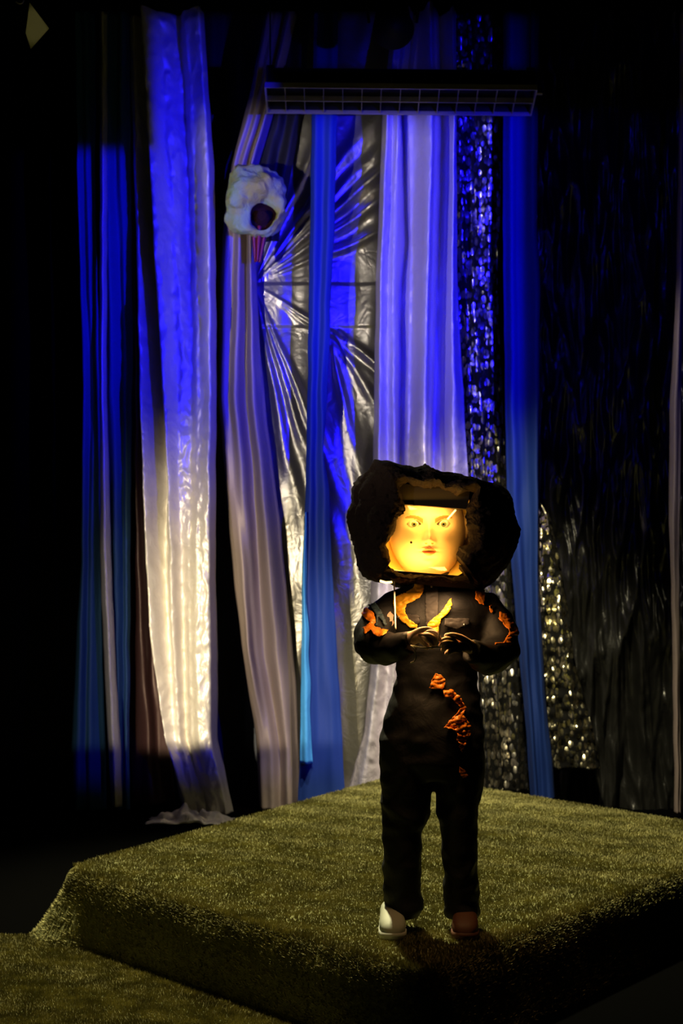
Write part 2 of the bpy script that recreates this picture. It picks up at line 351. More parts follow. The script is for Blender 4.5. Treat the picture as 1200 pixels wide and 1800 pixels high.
bstrip = curtain('blue_strip', 'long royal blue voile strip hanging in front of the creased silver sheet', M['royal'], 10.46,
    [L([(20, 552), (200, 548), (500, 543), (700, 540), (850, 537), (1000, 531), (1200, 531), (B, 522)], -.02),
     L([(20, 560), (200, 556), (500, 552), (700, 548), (850, 546), (1000, 544), (B, 540)], .04),
     L([(20, 572), (200, 570), (500, 562), (700, 557), (850, 554), (1000, 556), (B, 562)], -.01),
     L([(20, 586), (200, 584), (500, 573), (700, 566), (850, 570), (1000, 572), (B, 588)], .04),
     L([(20, 594), (200, 592), (400, 588), (500, 582), (700, 575), (790, 567), (850, 578), (1000, 583), (1200, 596), (B, 608)], -.02)],
    20, 1418, (.015, 8), seed=8)
curtain('voile_tail', None, M['cyan'], 10.42,
    [L([(900, 536), (1000, 531), (1100, 530), (1345, 527)], -.01), L([(900, 537), (1000, 534), (1150, 536), (1345, 538)], .06), L([(900, 538), (1000, 539), (1060, 537), (1110, 543), (1150, 541), (1200, 546), (1250, 544), (1345, 550)], -.01)],
    900, 1342, (.02, 4), seed=9, dx=1, parent=bstrip)['label'] = 'bright sky blue voile tail'
lil = curtain('white_curtain', 'wide pale lilac white satin curtain behind the stone helmet', M['lilac'], 10.5,
    [L([(20, 690), (200, 673), (500, 661), (830, 656), (1000, 652), (1170, 652), (1290, 640), (B, 600)], -.05),
     L([(20, 700), (200, 680), (500, 668), (830, 664), (1170, 664), (B, 630)], .10),
     L([(20, 708), (200, 690), (500, 680), (830, 680), (1170, 680), (B, 665)], .05),
     L([(20, 716), (200, 698), (500, 690), (830, 692), (B, 690)], .09),
     L([(20, 730), (200, 708), (420, 718), (500, 708), (830, 704), (B, 710)], -.06),
     L([(20, 742), (200, 718), (420, 722), (830, 716), (B, 725)], .03),
     L([(20, 752), (200, 756), (500, 748), (830, 742), (B, 748)], .17),
     L([(20, 762), (200, 764), (500, 758), (830, 752), (B, 760)], .08),
     L([(20, 774), (200, 780), (500, 772), (830, 762), (B, 775)], -.07),
     L([(20, 784), (200, 788), (500, 782), (830, 776), (B, 790)], -.03),
     L([(20, 792), (200, 795), (500, 792), (830, 795), (B, 815)], .09),
     L([(20, 800), (200, 801), (500, 803), (650, 811), (830, 822), (1000, 832), (B, 850)], .0)],
    20, 1412, (.012, 12), extra=crumple(.015, 16, 8, seed=11), dy=3.0, dx=1.6, seed=10, fm=1.5)
puddle('pooled_hem', lil, M['lilac'], P(650, B, 10.5).x, 10.62, .25, .1, .3, 9)
curtain('sequin_curtain', 'tall silver sequin curtain between the white satin and the dark blue drape', M['sequin'], 10.6,
    [L([(20, 780), (200, 792), (830, 815), (1000, 840), (1380, 838)], -.02), L([(20, 800), (200, 803), (830, 832), (1380, 855)], .05),
     L([(20, 815), (200, 812), (830, 840), (1380, 868)], -.02), L([(20, 825), (200, 825), (500, 830), (830, 850), (1380, 880)], .07),
     L([(20, 845), (200, 840), (830, 862), (1380, 890)], -.02), L([(20, 870), (200, 862), (500, 858), (830, 875), (1380, 905)], .05), L([(20, 892), (200, 885), (500, 874), (830, 890), (1100, 915), (1380, 930)], -.03)],
    20, 1392, (.03, 7), seed=11)
curtain('velvet_drape', 'dark blue drape falling between the two sequin cloths', M['velvet'], 10.36,
    [L([(20, 885), (400, 884), (700, 888), (900, 892), (1100, 908), (1250, 922), (B, 936)], -.04),
     L([(20, 896), (400, 898), (700, 898), (900, 905), (1100, 920), (B, 944)], .07),
     L([(20, 912), (400, 908), (700, 912), (1100, 928), (B, 950)], -.03),
     L([(20, 926), (400, 922), (700, 924), (1100, 936), (B, 956)], -.04),
     L([(20, 936), (400, 936), (500, 942), (700, 942), (1100, 943), (B, 966)], .06),
     L([(20, 948), (400, 944), (500, 950), (700, 948), (1000, 947), (1200, 958), (B, 980)], -.05)],
    20, 1408, (.02, 8), seed=12)
def hemj(x, y): return .03*noise.noise(Vector((x/9, y/14, 2)))
curtain('sequin_cloth', 'short gold and silver sequin cloth flaring out low on the black plastic', M['goldseq'], 10.54,
    [L([(20, 934), (880, 938), (905, 946), (1000, 938), (1150, 942), (1355, 956)], -.03), L([(20, 936), (880, 940), (905, 950), (1000, 950), (1150, 956), (1355, 980)], .05), L([(20, 938), (880, 942), (905, 954), (1000, 962), (1150, 972), (1355, 1004)], -.02),
     L([(20, 940), (880, 944), (905, 960), (1000, 974), (1150, 990), (1355, 1030)], .05), L([(20, 942), (880, 946), (905, 966), (1000, 988), (1150, 1008), (1260, 1036), (1355, 1058)], -.04)],
    20, 1352, (.05, 8), extra=hemj, seed=13, dy=4)
def sheet(x, y):
    a = noise.noise(Vector((x/34+y/400, y/210, 1.7))); b = noise.noise(Vector((x/15-y/300, y/120, 4.2)))
    c = noise.noise(Vector((x/9+y/60, y/40, 9)))
    return .09*(1-2*abs(a))+.045*(1-2*abs(b))+.015*abs(c)
curtain('plastic_sheet', 'crinkled black plastic sheet covering the right end of the wall', M['plastic'], 10.88,
    [L([(20, 935), (B, 940)], 0), L([(20, 1000), (B, 1000)], .03), L([(20, 1060), (B, 1060)], 0), L([(20, 1130), (B, 1130)], .03), L([(20, 1180), (B, 1180)], 0), L([(20, 1260), (B, 1260)], .0)],
    20, 1425, (.01, 9), extra=sheet, seed=14, dy=5, cat='plastic sheet')
curtain('satin_strip', 'slim pale satin strip hanging at the far right edge of the black plastic', M['tan'], 10.4,
    [L([(20, 1196), (470, 1190), (700, 1178), (900, 1176), (1100, 1182), (B, 1186)], -.03), L([(20, 1199), (470, 1194), (700, 1185), (1000, 1184), (B, 1190)], .05), L([(20, 1204), (470, 1200), (1000, 1193), (B, 1196)], .0)],
    20, 1432, (.03, 5), seed=15, dx=1.2)
bm = bmesh.new(); add_box(bm, Vector((0, 10.2, 5.45)), (8, .5, .62)); bo = frombm('masking_border', bm, M['black'], None, False)
bo.name = 'trim_1'; tag(bo, kind='structure')
# ---------------------------------------------------------------- carpeted stage platform
QUAD = [Vector((-1.23, 7.24)), Vector((.27, 5.45)), Vector((2.13, 8.05)), Vector((.356, 10.25))]
def rounded(quad, r, n=8):
    out = []
    for i, c in enumerate(quad):
        a = (quad[i-1]-c).normalized(); b = (quad[(i+1) % 4]-c).normalized()
        p = c+a*r; q = c+b*r
        for k in range(n+1):
            t = k/n; out.append(p*(1-t)**2+c*2*t*(1-t)+q*t*t)
    res = []
    for i in range(len(out)):
        p = out[i]; q = out[(i+1) % len(out)]; m = max(1, int((q-p).length/.05))
        for k in range(m): res.append(p.lerp(q, k/m))
    return res
OUT = rounded(QUAD, .14); NO = len(OUT)
nor = []
for i in range(NO):
    t = OUT[(i+2) % NO]-OUT[i-2]; nor.append(Vector((t.y, -t.x)).normalized())
def flare(i):
    p = OUT[i]; return .05+.11*math.exp(-((p-QUAD[0]).length/.25)**2)
PR = [(-.09, .300), (-.05, .299), (-.02, .293), (0, .280), (.012, .262), (.03, .22), (.3, .14), (.65, .06), (1, 0.0)]
V = []
def ppos(i, o, z):
    f = flare(i); off = o if o <= .03 else .03+f*o
    off += .012*noise.noise(Vector((OUT[i].x*4, OUT[i].y*4, z*3)))*(1 if z < .25 else 0)
    return Vector((OUT[i].x+nor[i].x*off, OUT[i].y+nor[i].y*off, z))
for (o, z) in PR:
    for i in range(NO): V.append(ppos(i, o, z))
Fc = [(a*NO+i, (a+1)*NO+i, (a+1)*NO+(i+1) % NO, a*NO+(i+1) % NO) for a in range(len(PR)-1) for i in range(NO)]
Fc.append(tuple(range(NO)))
M['carpet'] = mat('olive_carpet', (.20, .20, .085), .95, 0, .1, [('noise', (160, 160, 160), .8, .01)], (2.5, (.16, .16, .07)))
M['pile'] = mat('olive_pile', (.34, .31, .13), .9, 0, .15, None, (9, (.20, .185, .075)))
plat = mk('stage_platform', V, Fc, M['carpet'], None)
tag(plat, 'low stage platform wrapped in olive shag carpet under the standing person', 'stage platform')
def pile(name, pts, nrm, parent, h=.012, wd=.0036, nb=2):
    N = len(pts); pts = np.repeat(pts, nb, 0); nrm = np.repeat(nrm, nb, 0); n = len(pts)
    pts = pts+RNG.normal(0, .002, pts.shape)
    ang = RNG.uniform(0, 2*PI, n); side = np.stack([np.cos(ang), np.sin(ang), np.zeros(n)], 1)
    ph = np.sin(pts[:, :1]*9+np.sin(pts[:, 1:2]*7)*2)+np.sin(pts[:, 1:2]*11+pts[:, :1]*5)+.8*np.sin(pts[:, :1]*31+2*np.sin(pts[:, 1:2]*23))
    lean = RNG.normal(0, .42, (n, 3))+np.hstack([ph*.22, np.roll(ph, 7)*0+np.cos(pts[:, 1:2]*13+pts[:, :1]*8)*.3, ph*0]); lean[:, 2] = np.abs(lean[:, 2]); hh = h*RNG.uniform(.6, 1.25, n)[:, None]
    d = nrm+lean; d /= np.linalg.norm(d, axis=1)[:, None]
    VV = np.empty((n, 3, 3)); VV[:, 0] = pts-side*wd-nrm*.003; VV[:, 1] = pts+side*wd-nrm*.003; VV[:, 2] = pts+d*hh
    me = bpy.data.meshes.new(name); me.vertices.add(n*3); me.vertices.foreach_set('co', VV.reshape(-1))
    me.loops.add(n*3); me.loops.foreach_set('vertex_index', np.arange(n*3, dtype=np.int32))
    me.polygons.add(n); me.polygons.foreach_set('loop_start', np.arange(0, n*3, 3, dtype=np.int32))
    me.update(); me.validate()
    o = link(name, me, M['pile'], parent, False); o['kind'] = 'stuff'; return o
def inside(X, Y, poly):
    r = np.ones(len(X), bool)
    for i in range(4):
        a, b = poly[i], poly[(i+1) % 4]; r &= ((b.x-a.x)*(Y-a.y)-(b.y-a.y)*(X-a.x)) > 0.0
    return r
n = 420000; X = RNG.uniform(-1.3, 2.2, n); Y = RNG.uniform(5.4, 10.35, n)
k = inside(X, Y, QUAD); k &= X < (Y*600/F+.15)
# rounded corners: keep clear of the sharp tips
for c in QUAD: k &= ((X-c.x)**2+(Y-c.y)**2) > .07**2
pts = np.stack([X[k], Y[k], np.full(k.sum(), .298)], 1); nr = np.tile([0, 0, 1.], (len(pts), 1))
sp = []; sn = []
for q in range(60000):
    i = RNG.integers(0, NO); mid = (OUT[i]); 
    if nor[i].y > .3: continue
    t = RNG.random()*(len(PR)-3)+2; a = int(t); a = min(a, len(PR)-2); f = t-a; i2 = (i+1) % NO; g = RNG.random()
    p0 = V[a*NO+i].lerp(V[a*NO+i2], g); p1 = V[(a+1)*NO+i].lerp(V[(a+1)*NO+i2], g); p = p0.lerp(p1, f)
    sp.append(p); sn.append((nor[i].x, nor[i].y, .35))
pts = np.concatenate([pts, np.array(sp)]); nr = np.concatenate([nr, np.array(sn)])
pile('carpet_pile', pts, nr, plat)
n = 150000; X = RNG.uniform(-2.6, .1, n); Y = RNG.uniform(5.5, 7.2, n)
k = (((QUAD[1].x-QUAD[0].x)*(Y-QUAD[0].y)-(QUAD[1].y-QUAD[0].y)*(X-QUAD[0].x)) < -.22); k &= X < -.05
pts = np.stack([X[k], Y[k], np.full(k.sum(), .0)], 1)
bm = bmesh.new(); vs = [bm.verts.new((x, y, z)) for z in (.001, .008) for x, y in ((-2.6, 4.0), (-.1, 4.0), (-.02, 5.5), (-1.42, 7.2), (-2.6, 7.25))]  # carpet cut to the lit pool; unlit floor beyond is coloured black
for f in ((0, 1, 2, 3, 4), (9, 8, 7, 6, 5)): bm.faces.new([vs[i] for i in f])
for i in range(5): bm.faces.new([vs[i], vs[i+5], vs[(i+1) % 5+5], vs[(i+1) % 5]])
bmesh.ops.recalc_face_normals(bm, faces=bm.faces[:]); rug = frombm('floor_carpet', bm, M['floorc'], None, False)
tag(rug, 'olive carpet on the floor at the lower left, before the stage platform', 'carpet')
pts[:, 2] = .008; fp = pile('carpet_pile', pts, np.tile([0, 0, 1.], (len(pts), 1)), rug)
# ---------------------------------------------------------------- hanging rock mask
rock_c = P(450, 352, 10.3)
M['plaster'] = mat('painted_plaster', (.38, .54, .24), .8, 0, .2, [('noise', (14, 14, 14), .8, .03), ('crease', (30, 30, 30), .5, .01)], (7, (.48, .46, .09)))
M['darkred'] = mat('dark_red_lining', (.02, .003, .005), .8, 0, .2, [('noise', (20, 20, 20), .7, .02)])
def rock_mask():
    root = empty('rock_mask', rock_c, 'pale plaster rock mask with dark round mouth hanging on the curtains', 'rock mask')
    outl = [(0, .96), (18, .99), (35, .98), (55, 1.0), (70, 1.05), (90, 1.0), (105, 1.02), (125, 1.16), (140, 1.13), (155, .95), (170, .98), (190, 1.0), (215, 1.15), (228, 1.08), (250, .94), (270, 1.0), (290, 1.02), (315, 1.04), (335, 1.02), (360, .96)]
    hx, hy = P(461, 381, 10.3)-rock_c, .0; hole = Vector((hx.x, 0, hx.z))
    V = []; Fc = []; na, nt = 90, 44
    prof = []
    for j in range(nt):
        t = j/(nt-1)
        for i in range(na):
            a = 2*PI*i/na; R = np.interp(math.degrees(a), [q[0] for q in outl], [q[1] for q in outl])
            ox = .19*R*math.cos(a); oz = .225*R*math.sin(a)
            hr = .085*(1+.03*math.sin(3*a+1)); hxx = hole.x+hr*math.cos(a); hzz = hole.z+hr*1.1*math.sin(a)
            if t < .25: s = t/.25; x, z = hole.x+(hxx-hole.x)*s, hole.z+(hzz-hole.z)*s; y = .07*(1-s**6)-.11
            elif t < .7:
                s = (t-.25)/.45; x = hxx+(ox-hxx)*s; z = hzz+(oz-hzz)*s; y = -.11-.03*math.sin(s*PI)+.11*s**2.2
            else:
                s = (t-.7)/.3; x = ox*(1-.75*s*s); z = oz*(1-.75*s*s); y = .0+.11*math.sin(s*PI/2)
            if t > .1: q_ = (x*.45-z-.005)/.05; y += .10*(1/(1+math.exp(-3*q_)))*(1-max(0, (t-.6)/.4))
            v = Vector((x, y, z))
            if t > .22:
                q = noise.noise(v*9+Vector((3, 1, 2)))*.030+noise.noise(v*24)*.016
                dv = Vector((x, y-.05, z)).normalized(); v += dv*(round(q*90)/90*.5+q*.5)
            V.append(rock_c+v)
    for j in range(nt-1):
        for i in range(na): Fc.append((j*na+i, j*na+(i+1) % na, (j+1)*na+(i+1) % na, (j+1)*na+i))
    Fc.append(tuple(range((nt-1)*na, nt*na)))
    o = mk('shell', V, Fc, M['plaster'], root); o.data.materials.append(M['darkred'])
    for p in o.data.polygons:
        if p.index < 10*na: p.material_index = 1
    V = []; Fc = []                                   # red cloth throat
    for j in range(14):
        t = j/13
        for i in range(14):
            u = i/13*2-1
            p = P(456+u*(15-10*t)-4*t, 398+t*62, 10.36); p.y += -.03*math.cos(u*PI*2.5)*(1-t*.5)+.04*u*u; V.append(p)
    for j in range(13):
        for i in range(13): Fc.append((j*14+i, j*14+i+1, (j+1)*14+i+1, (j+1)*14+i))
    r = mk('red_scarf', V, Fc, M['red'], root); so = r.modifiers.new('t', 'SOLIDIFY'); so.thickness = .004
    tube('hook_wire', [P(452, 300, 10.38), P(455, 294, 10.5), P(456, 292, 10.62)], .004, M['blackmetal'], root)
rock_mask()
# ---------------------------------------------------------------- fluorescent fixture
M['louvre'] = mat('aluminium_louvre', (.5, .45, .3), .5, .4, .4)
M['tube'] = mat('unlit_tube_glass', (.7, .7, .66), .2, 0, .5)
def fixture():
    Yf = 9.95; c = P(703, 165, Yf)
    root = empty('strip_light', c, 'long black hanging strip light with metal louvre, switched off, before the curtains', 'strip light')
    Wd = P(938, 0, Yf).x-P(468, 0, Yf).x
    rot = Matrix.Rotation(math.radians(-13), 3, 'X') @ Matrix.Rotation(math.radians(.6), 3, 'Y'); q = rot.to_quaternion()
    def at(v): return c+rot @ Vector(v)
    bm = bmesh.new()
    add_box(bm, at((0, .02, .085)), (Wd*.985, .16, .10), q, .006)
    add_box(bm, at((0, -.11, .03)), (Wd*.985, .006, .12), (Matrix.Rotation(math.radians(-25), 3, 'X') @ rot).to_quaternion())
    add_box(bm, at((0, .14, .03)), (Wd*.985, .006, .12), (Matrix.Rotation(math.radians(25), 3, 'X') @ rot).to_quaternion())
    for s in (-1, 1): add_box(bm, at((s*Wd*.495, .015, .05)), (.006, .28, .13), q)
    frombm('housing', bm, M['blackmetal'], root, False)
    bm = bmesh.new()
    for y in (-.145, .015, .17): add_box(bm, at((0, y, -.03)), (Wd, .008, .035), q)
    for s in (-1, 1): add_box(bm, at((s*Wd*.5, .012, -.03)), (.008, .32, .035), q)
    lf = frombm('louvre_frame', bm, M['louvre'], root, False)
    for i in range(13):
        bm = bmesh.new(); add_box(bm, at((-Wd/2+Wd*(i+1)/14, .012, -.028)), (.003, .31, .03), q)
        frombm('louvre_blade', bm, M['louvre'], lf, False)
    for y in (-.065, .095): tube('lamp_tube', [at((-Wd*.47, y, .01)), at((Wd*.47, y, .01))], .013, M['tube'], root, 14)
    for x in (-Wd*.487, Wd*.487):
        tube('hanging_cable', [at((x, .0, .13)), at((x+.01, .0, .13)).lerp(Vector((c.x+x, Yf, 5.7)), 1)], .005, M['blackmetal'], root, 8)
        bm = bmesh.new(); add_box(bm, at((x, .0, .15)), (.05, .05, .05), q, .008); frombm('bracket', bm, M['blackmetal'], root, False)
    bm = bmesh.new(); add_box(bm, at((Wd*.515, -.02, .0)), (.05, .02, .012), q, .003); frombm('end_clip', bm, M['louvre'], root, False)
fixture()
# ---------------------------------------------------------------- stage lamps that show
M['flap'] = mat('barn_door_inside', (.42, .40, .22), .7, 0, .3, [('noise', (12, 12, 12), .4, .01)])
def stage_lamp():
    Yl = 8.4; c = P(70, -60, Yl)
    root = empty('stage_lantern', c, 'stage lantern at the top left corner with one lit barn door flap', 'stage lamp')
    tube('lamp_can', [c+Vector((-.02, 0, .32)), c+Vector((0, 0, .3)), c+Vector((.01, 0, .02)), c+Vector((.01, 0, .0))], [.07, .1, .1, .105], M['blackmetal'], root, 24)
    def flap(name, q, m, dy):
        V = [P(a, b, Yl+d) for a, b, d in q]; o = mk(name, V, [tuple(range(len(V)))], m, root, False)
        so = o.modifiers.new('t', 'SOLIDIFY'); so.thickness = .004
    flap('barn_door', [(52, 5, 0), (86, 50, .05), (54, 86, .06), (45, 58, .02)], M['flap'], 0)
    flap('barn_door', [(57, -6, -.1), (134, -6, -.1), (96, 57, -.14)], M['black'], 0)
    flap('barn_door', [(8, -10, 0), (40, -10, 0), (44, 45, .08), (20, 55, .06)], M['black'], 0)
    tube('hook', smooth_path([P(28, 3, Yl), P(34, 6, Yl), P(40, 4, Yl), P(43, -6, Yl)]), .004, M['louvre'], root, 8)
    tube('yoke', smooth_path([c+Vector((-.13, 0, .16)), c+Vector((-.13, 0, .42)), c+Vector((0, 0, .5)), c+Vector((.13, 0, .42)), c+Vector((.13, 0, .16))]), .01, M['blackmetal'], root, 8)
    l = lamp('lantern_bulb', 'SPOT', P(100, 40, Yl-.5), P(62, 45, Yl), .9, (1, .9, .5), spot_size=math.radians(20), spot_blend=.5, shadow_soft_size=.02)  # added spot in front of the lantern, only there to light the flap
stage_lamp()
def small_lamp():
    Yl = 9.6; c = P(690, 40, Yl)
    root = empty('stage_spotlight', c, 'small black stage spotlight hanging above the strip light', 'stage lamp')
    tube('lamp_can', [c+Vector((0, .12, .1)), c+Vector((0, .1, .09)), c+Vector((0, -.1, -.06)), c+Vector((0, -.13, -.08))], [.06, .1, .11, .12], M['blackmetal'], root, 24)
    tube('yoke', smooth_path([c+Vector((-.14, 0, 0)), c+Vector((-.14, 0, .16)), c+Vector((0, 0, .24)), c+Vector((.14, 0, .16)), c+Vector((.14, 0, 0))]), .009, M['blackmetal'], root, 8)
    tube('clamp', [c+Vector((0, 0, .22)), c+Vector((0, 0, .48))], .018, M['blackmetal'], root, 10)
small_lamp()
# ---------------------------------------------------------------- the performer
PY = 6.02
M['suit'] = mat('black_coverall', (.009, .009, .010), .62, 0, .35, [('noise', (9, 9, 9), .5, .02)])
M['skin'] = mat('skin', (.80, .56, .40), .5, 0, .3)
M['lip'] = mat('lips', (.58, .17, .09), .4, 0, .5)
M['brow'] = mat('eyebrow_hair', (.42, .22, .08), .8, 0, .2)  # brow and lash hair, also the painted shade of nostrils and mouth
M['eyew'] = mat('eye_white', (.75, .72, .66), .25, 0, .5)
M['iris'] = mat('iris_green', (.16, .17, .09), .25, 0, .5)
M['pupil'] = mat('pupil', (.005, .005, .005), .1, 0, .5)
M['orange'] = mat('orange_taffeta', (.92, .27, .018), .38, .15, .5, [('crease', (30, 30, 16), .6, .01)])
M['amber'] = mat('amber_taffeta', (1.0, .50, .03), .38, .1, .5, [('crease', (30, 30, 16), .6, .01)])  # brighter copy of the orange taffeta, chest light put into the colour
M['shoe'] = mat('cream_shoe', (.40, .41, .32), .6, 0, .4)
M['sole'] = mat('shoe_sole', (.5, .5, .42), .7, 0, .3)
M['wire'] = mat('white_cable', (.75, .70, .55), .5, 0, .4)
M['steel'] = mat('zip_metal', (.6, .58, .5), .3, 1, .5)
M['bluepatch'] = mat('slate_blue_patch', (.05, .09, .12), .5, 0, .4)
person = empty('person', (P(757, 0, PY).x, PY, .3), 'person in a black coverall with orange patches wearing a glowing stone helmet', 'person')
# body: one skinned skeleton with hands, plus the head
def px(a, b, y): return P(a, b, y)
nodes = []; edges = []
def nd(p, r, par=None):
    nodes.append((Vector(p), r)); i = len(nodes)-1
    if par is not None: edges.append((par, i))
    return i
pel = nd(px(758, 1270, PY+.03), .10)
sp1 = nd(px(760, 1190, PY+.03), .09, pel); sp2 = nd(px(764, 1110, PY+.03), .10, sp1); sp3 = nd(px(766, 1055, PY+.04), .09, sp2)
nk = nd(px(760, 1020, PY+.02), .055, sp3); nk2 = nd(px(756, 990, PY+.0), .055, nk)
for hip, knee, ank, toe in (((722, 1290), (712, 1440), (705, 1590), (692, 1632)), ((800, 1290), (806, 1440), (812, 1590), (814, 1632))):
    a = nd(px(*hip, PY+.03), .07, pel); b = nd(px(*knee, PY+.0), .048, a); c = nd(px(*ank, PY+.06), .032, b); nd(Vector((px(*ank, PY).x, PY+.02, .335)), .022, c)
def arm(sh, el, wr, palm, fingers, thumb):
    a = nd(sh, .055, sp3); b = nd(el, .04, a); c = nd(wr, .024, b); d = nd(palm, .022, c)
    for chain in fingers:
        q = d
        for i, p in enumerate(chain): q = nd(p, (.0115, .010, .009, .008)[i], q)
    q = c
    for i, p in enumerate(thumb): q = nd(p, (.014, .011, .009)[i], q)
Yh = PY-.32
arm(px(694, 1062, PY+.02), px(655, 1132, PY-.06), px(716, 1127, Yh+.02), px(736, 1118, Yh-.01),
    [[px(754, 1111, Yh-.03), px(766, 1113, Yh-.04), px(771, 1121, Yh-.035), px(773, 1128, Yh-.03)],
     [px(751, 1116, Yh-.045), px(763, 1121, Yh-.055), px(767, 1130, Yh-.045), px(765, 1136, Yh-.035)],
     [px(747, 1122, Yh-.045), px(757, 1128, Yh-.055), px(760, 1135, Yh-.045), px(757, 1139, Yh-.03)],
     [px(742, 1127, Yh-.04), px(749, 1133, Yh-.045), px(751, 1138, Yh-.04), px(748, 1141, Yh-.03)]],
    [px(738, 1108, Yh-.02), px(754, 1106, Yh-.015), px(768, 1115, Yh-.02)])
arm(px(850, 1062, PY+.02), px(880, 1148, PY-.04), px(834, 1141, Yh+.05), px(812, 1134, Yh+.02),
    [[px(797, 1125, Yh+.0), px(785, 1123, Yh-.02), px(777, 1125, Yh-.025), px(772, 1129, Yh-.03)],
     [px(795, 1130, Yh-.01), px(782, 1129, Yh-.035), px(775, 1133, Yh-.035), px(772, 1138, Yh-.03)],
     [px(796, 1136, Yh-.01), px(785, 1137, Yh-.03), px(778, 1141, Yh-.03), px(776, 1145, Yh-.02)],
     [px(799, 1142, Yh-.005), px(790, 1145, Yh-.02), px(785, 1148, Yh-.02), px(783, 1151, Yh-.01)]],
    [px(812, 1122, Yh+.01), px(796, 1116, Yh+.0), px(780, 1118, Yh-.01)])
me = bpy.data.meshes.new('skeleton'); me.from_pydata([tuple(p) for p, r in nodes], edges, []); tmp = bpy.data.objects.new('skeleton', me); COL.objects.link(tmp)
sk = tmp.modifiers.new('skin', 'SKIN'); sk.use_smooth_shade = True
for i, (p, r) in enumerate(nodes): me.skin_vertices[0].data[i].radius = (r, r); me.skin_vertices[0].data[i].use_root = (i == 0)
sb = tmp.modifiers.new('sub', 'SUBSURF'); sb.levels = 2; sb.render_levels = 2
dg = bpy.context.evaluated_depsgraph_get(); bodyme = bpy.data.meshes.new_from_object(tmp.evaluated_get(dg)); bpy.data.objects.remove(tmp)
# head
HS = 1.5; HC = px(752, 935, PY-.05)                  # between the eyes and the mouth
EY = px(752, 917, PY-.05).z-HC.z; EX = 25.5/480.
def G(x, z, cx, cz, sx, sz): return math.exp(-((x-cx)/sx)**2-((z-cz)/sz)**2)
def face_y(x, z):
    """forward distance of the face surface; x right, z up in head units (metres, natural size)"""
    s = HS
    f = 0
    f += .024*G(x, z, 0, -.012*s, .0095*s, .011*s)          # nose tip
    f += .013*G(x, z, 0, .008*s, .0075*s, .018*s)           # bridge
    f += .007*(G(x, z, .011*s, -.016*s, .006*s, .006*s)+G(x, z, -.011*s, -.016*s, .006*s, .006*s))
    f -= .016*(G(x, z, EX, EY, .019*s, .011*s)+G(x, z, -EX, EY, .019*s, .011*s))
    f += .007*(G(x, z, EX, EY+.022*s, .02*s, .007*s)+G(x, z, -EX, EY+.022*s, .02*s, .007*s))
    f += .007*(G(x, z, .036*s, -.012*s, .018*s, .016*s)+G(x, z, -.036*s, -.012*s, .018*s, .016*s))
    ml = -.040*s
    f += .008*G(x, z, 0, ml, .024*s, .015*s)
    f += .008*G(x, z, 0, ml+.0055*s, .018*s, .0038*s)+.009*G(x, z, 0, ml-.0065*s, .015*s, .0045*s)
    f -= .010*G(x, z, 0, ml, .017*s, .0018*s)
    f -= .004*G(x, z, 0, ml+.014*s, .003*s, .007*s)
    f -= .006*G(x, z, 0, ml-.016*s, .016*s, .005*s)
    f += .011*G(x, z, 0, ml-.032*s, .018*s, .013*s)
    return f*1.15
def in_eye(x, z, grow=1.0):
    for sx in (-1, 1):
        u = (x-sx*EX)/(.0165*HS*grow)
        if abs(u) < 1:
            dz = z-EY; h = .0076*HS*grow*(1-abs(u)**2.2)
            if -h*.9 < dz < h*1.05: return True
    return False
bm = bmesh.new(); bm.from_mesh(bodyme)
for f in bm.faces: f.smooth = True; f.material_index = 0
nu, nv = 260, 200; A, Bd, Cc = .094*HS, .098*HS, .122*HS; grid = []
for j in range(nv+1):
    ph = PI*j/nv; row = []
    for i in range(nu):
        # denser sampling at the front
        t = i/nu*2*PI; th = t+.55*math.sin(t)*-1
        x = math.sin(th)*math.sin(ph); y = -math.cos(th)*math.sin(ph); z = math.cos(ph)
        jaw = 1-.10*max(0, -z)**1.3
        X3 = A*x*jaw; Z3 = Cc*z; Y3 = Bd*y*(1-.05*max(0, -z))
        if y < 0: Y3 = -Bd*(abs(y)**.9)*.92
        if y < -.15:
            Y3 -= face_y(X3, Z3+.01)*min(1, (-y-.15)/.3)
        row.append(bm.verts.new(HC+Vector((X3, Y3+.06, Z3))))
    grid.append(row)
for j in range(nv):
    for i in range(nu):
        vs = [grid[j][i], grid[j][(i+1) % nu], grid[j+1][(i+1) % nu], grid[j+1][i]]
        cc = sum((v.co for v in vs), Vector())/4-HC; cc.z += .01
        if cc.y < -.0 and in_eye(cc.x, cc.z): continue
        try: f = bm.faces.new(vs)
        except ValueError: continue
        f.smooth = True; f.material_index = 0
        if cc.y < 0:
            ml = -.040*HS; u = cc.x/(.0175*HS)
            if abs(u) < 1 and -.011*HS*(1-u*u) < cc.z-ml < .0095*HS*(1-u*u)*(1-.25*math.exp(-(cc.x/.004)**2)): f.material_index = 1
            for sx in (-1, 1):
                w_ = (cc.x*sx-EX)/(.021*HS); bz = EY+.017*HS+.004*HS*w_
                if abs(w_) < 1 and abs(cc.z-bz+.006*HS*w_*w_) < .0040*HS*(1-.5*w_): f.material_index = 2
                if abs(w_*1.2) < 1 and in_eye(cc.x, cc.z, 1.14) and cc.z > EY+.001: f.material_index = 2
            if abs(u) < .85 and abs(cc.z-ml-.0006*HS*math.cos(u*6)) < .0016*HS*(1-u*u): f.material_index = 2  # shade of the gap between the lips, painted dark
            for sx in (-1, 1):
                if ((cc.x-sx*.0075*HS)/(.0034*HS))**2+((cc.z+.0215*HS)/(.0022*HS))**2 < 1: f.material_index = 2  # nostril shade painted onto the nose
            if (cc.x+.064)**2+(cc.z+.028)**2 < .0042**2: f.material_index = 3
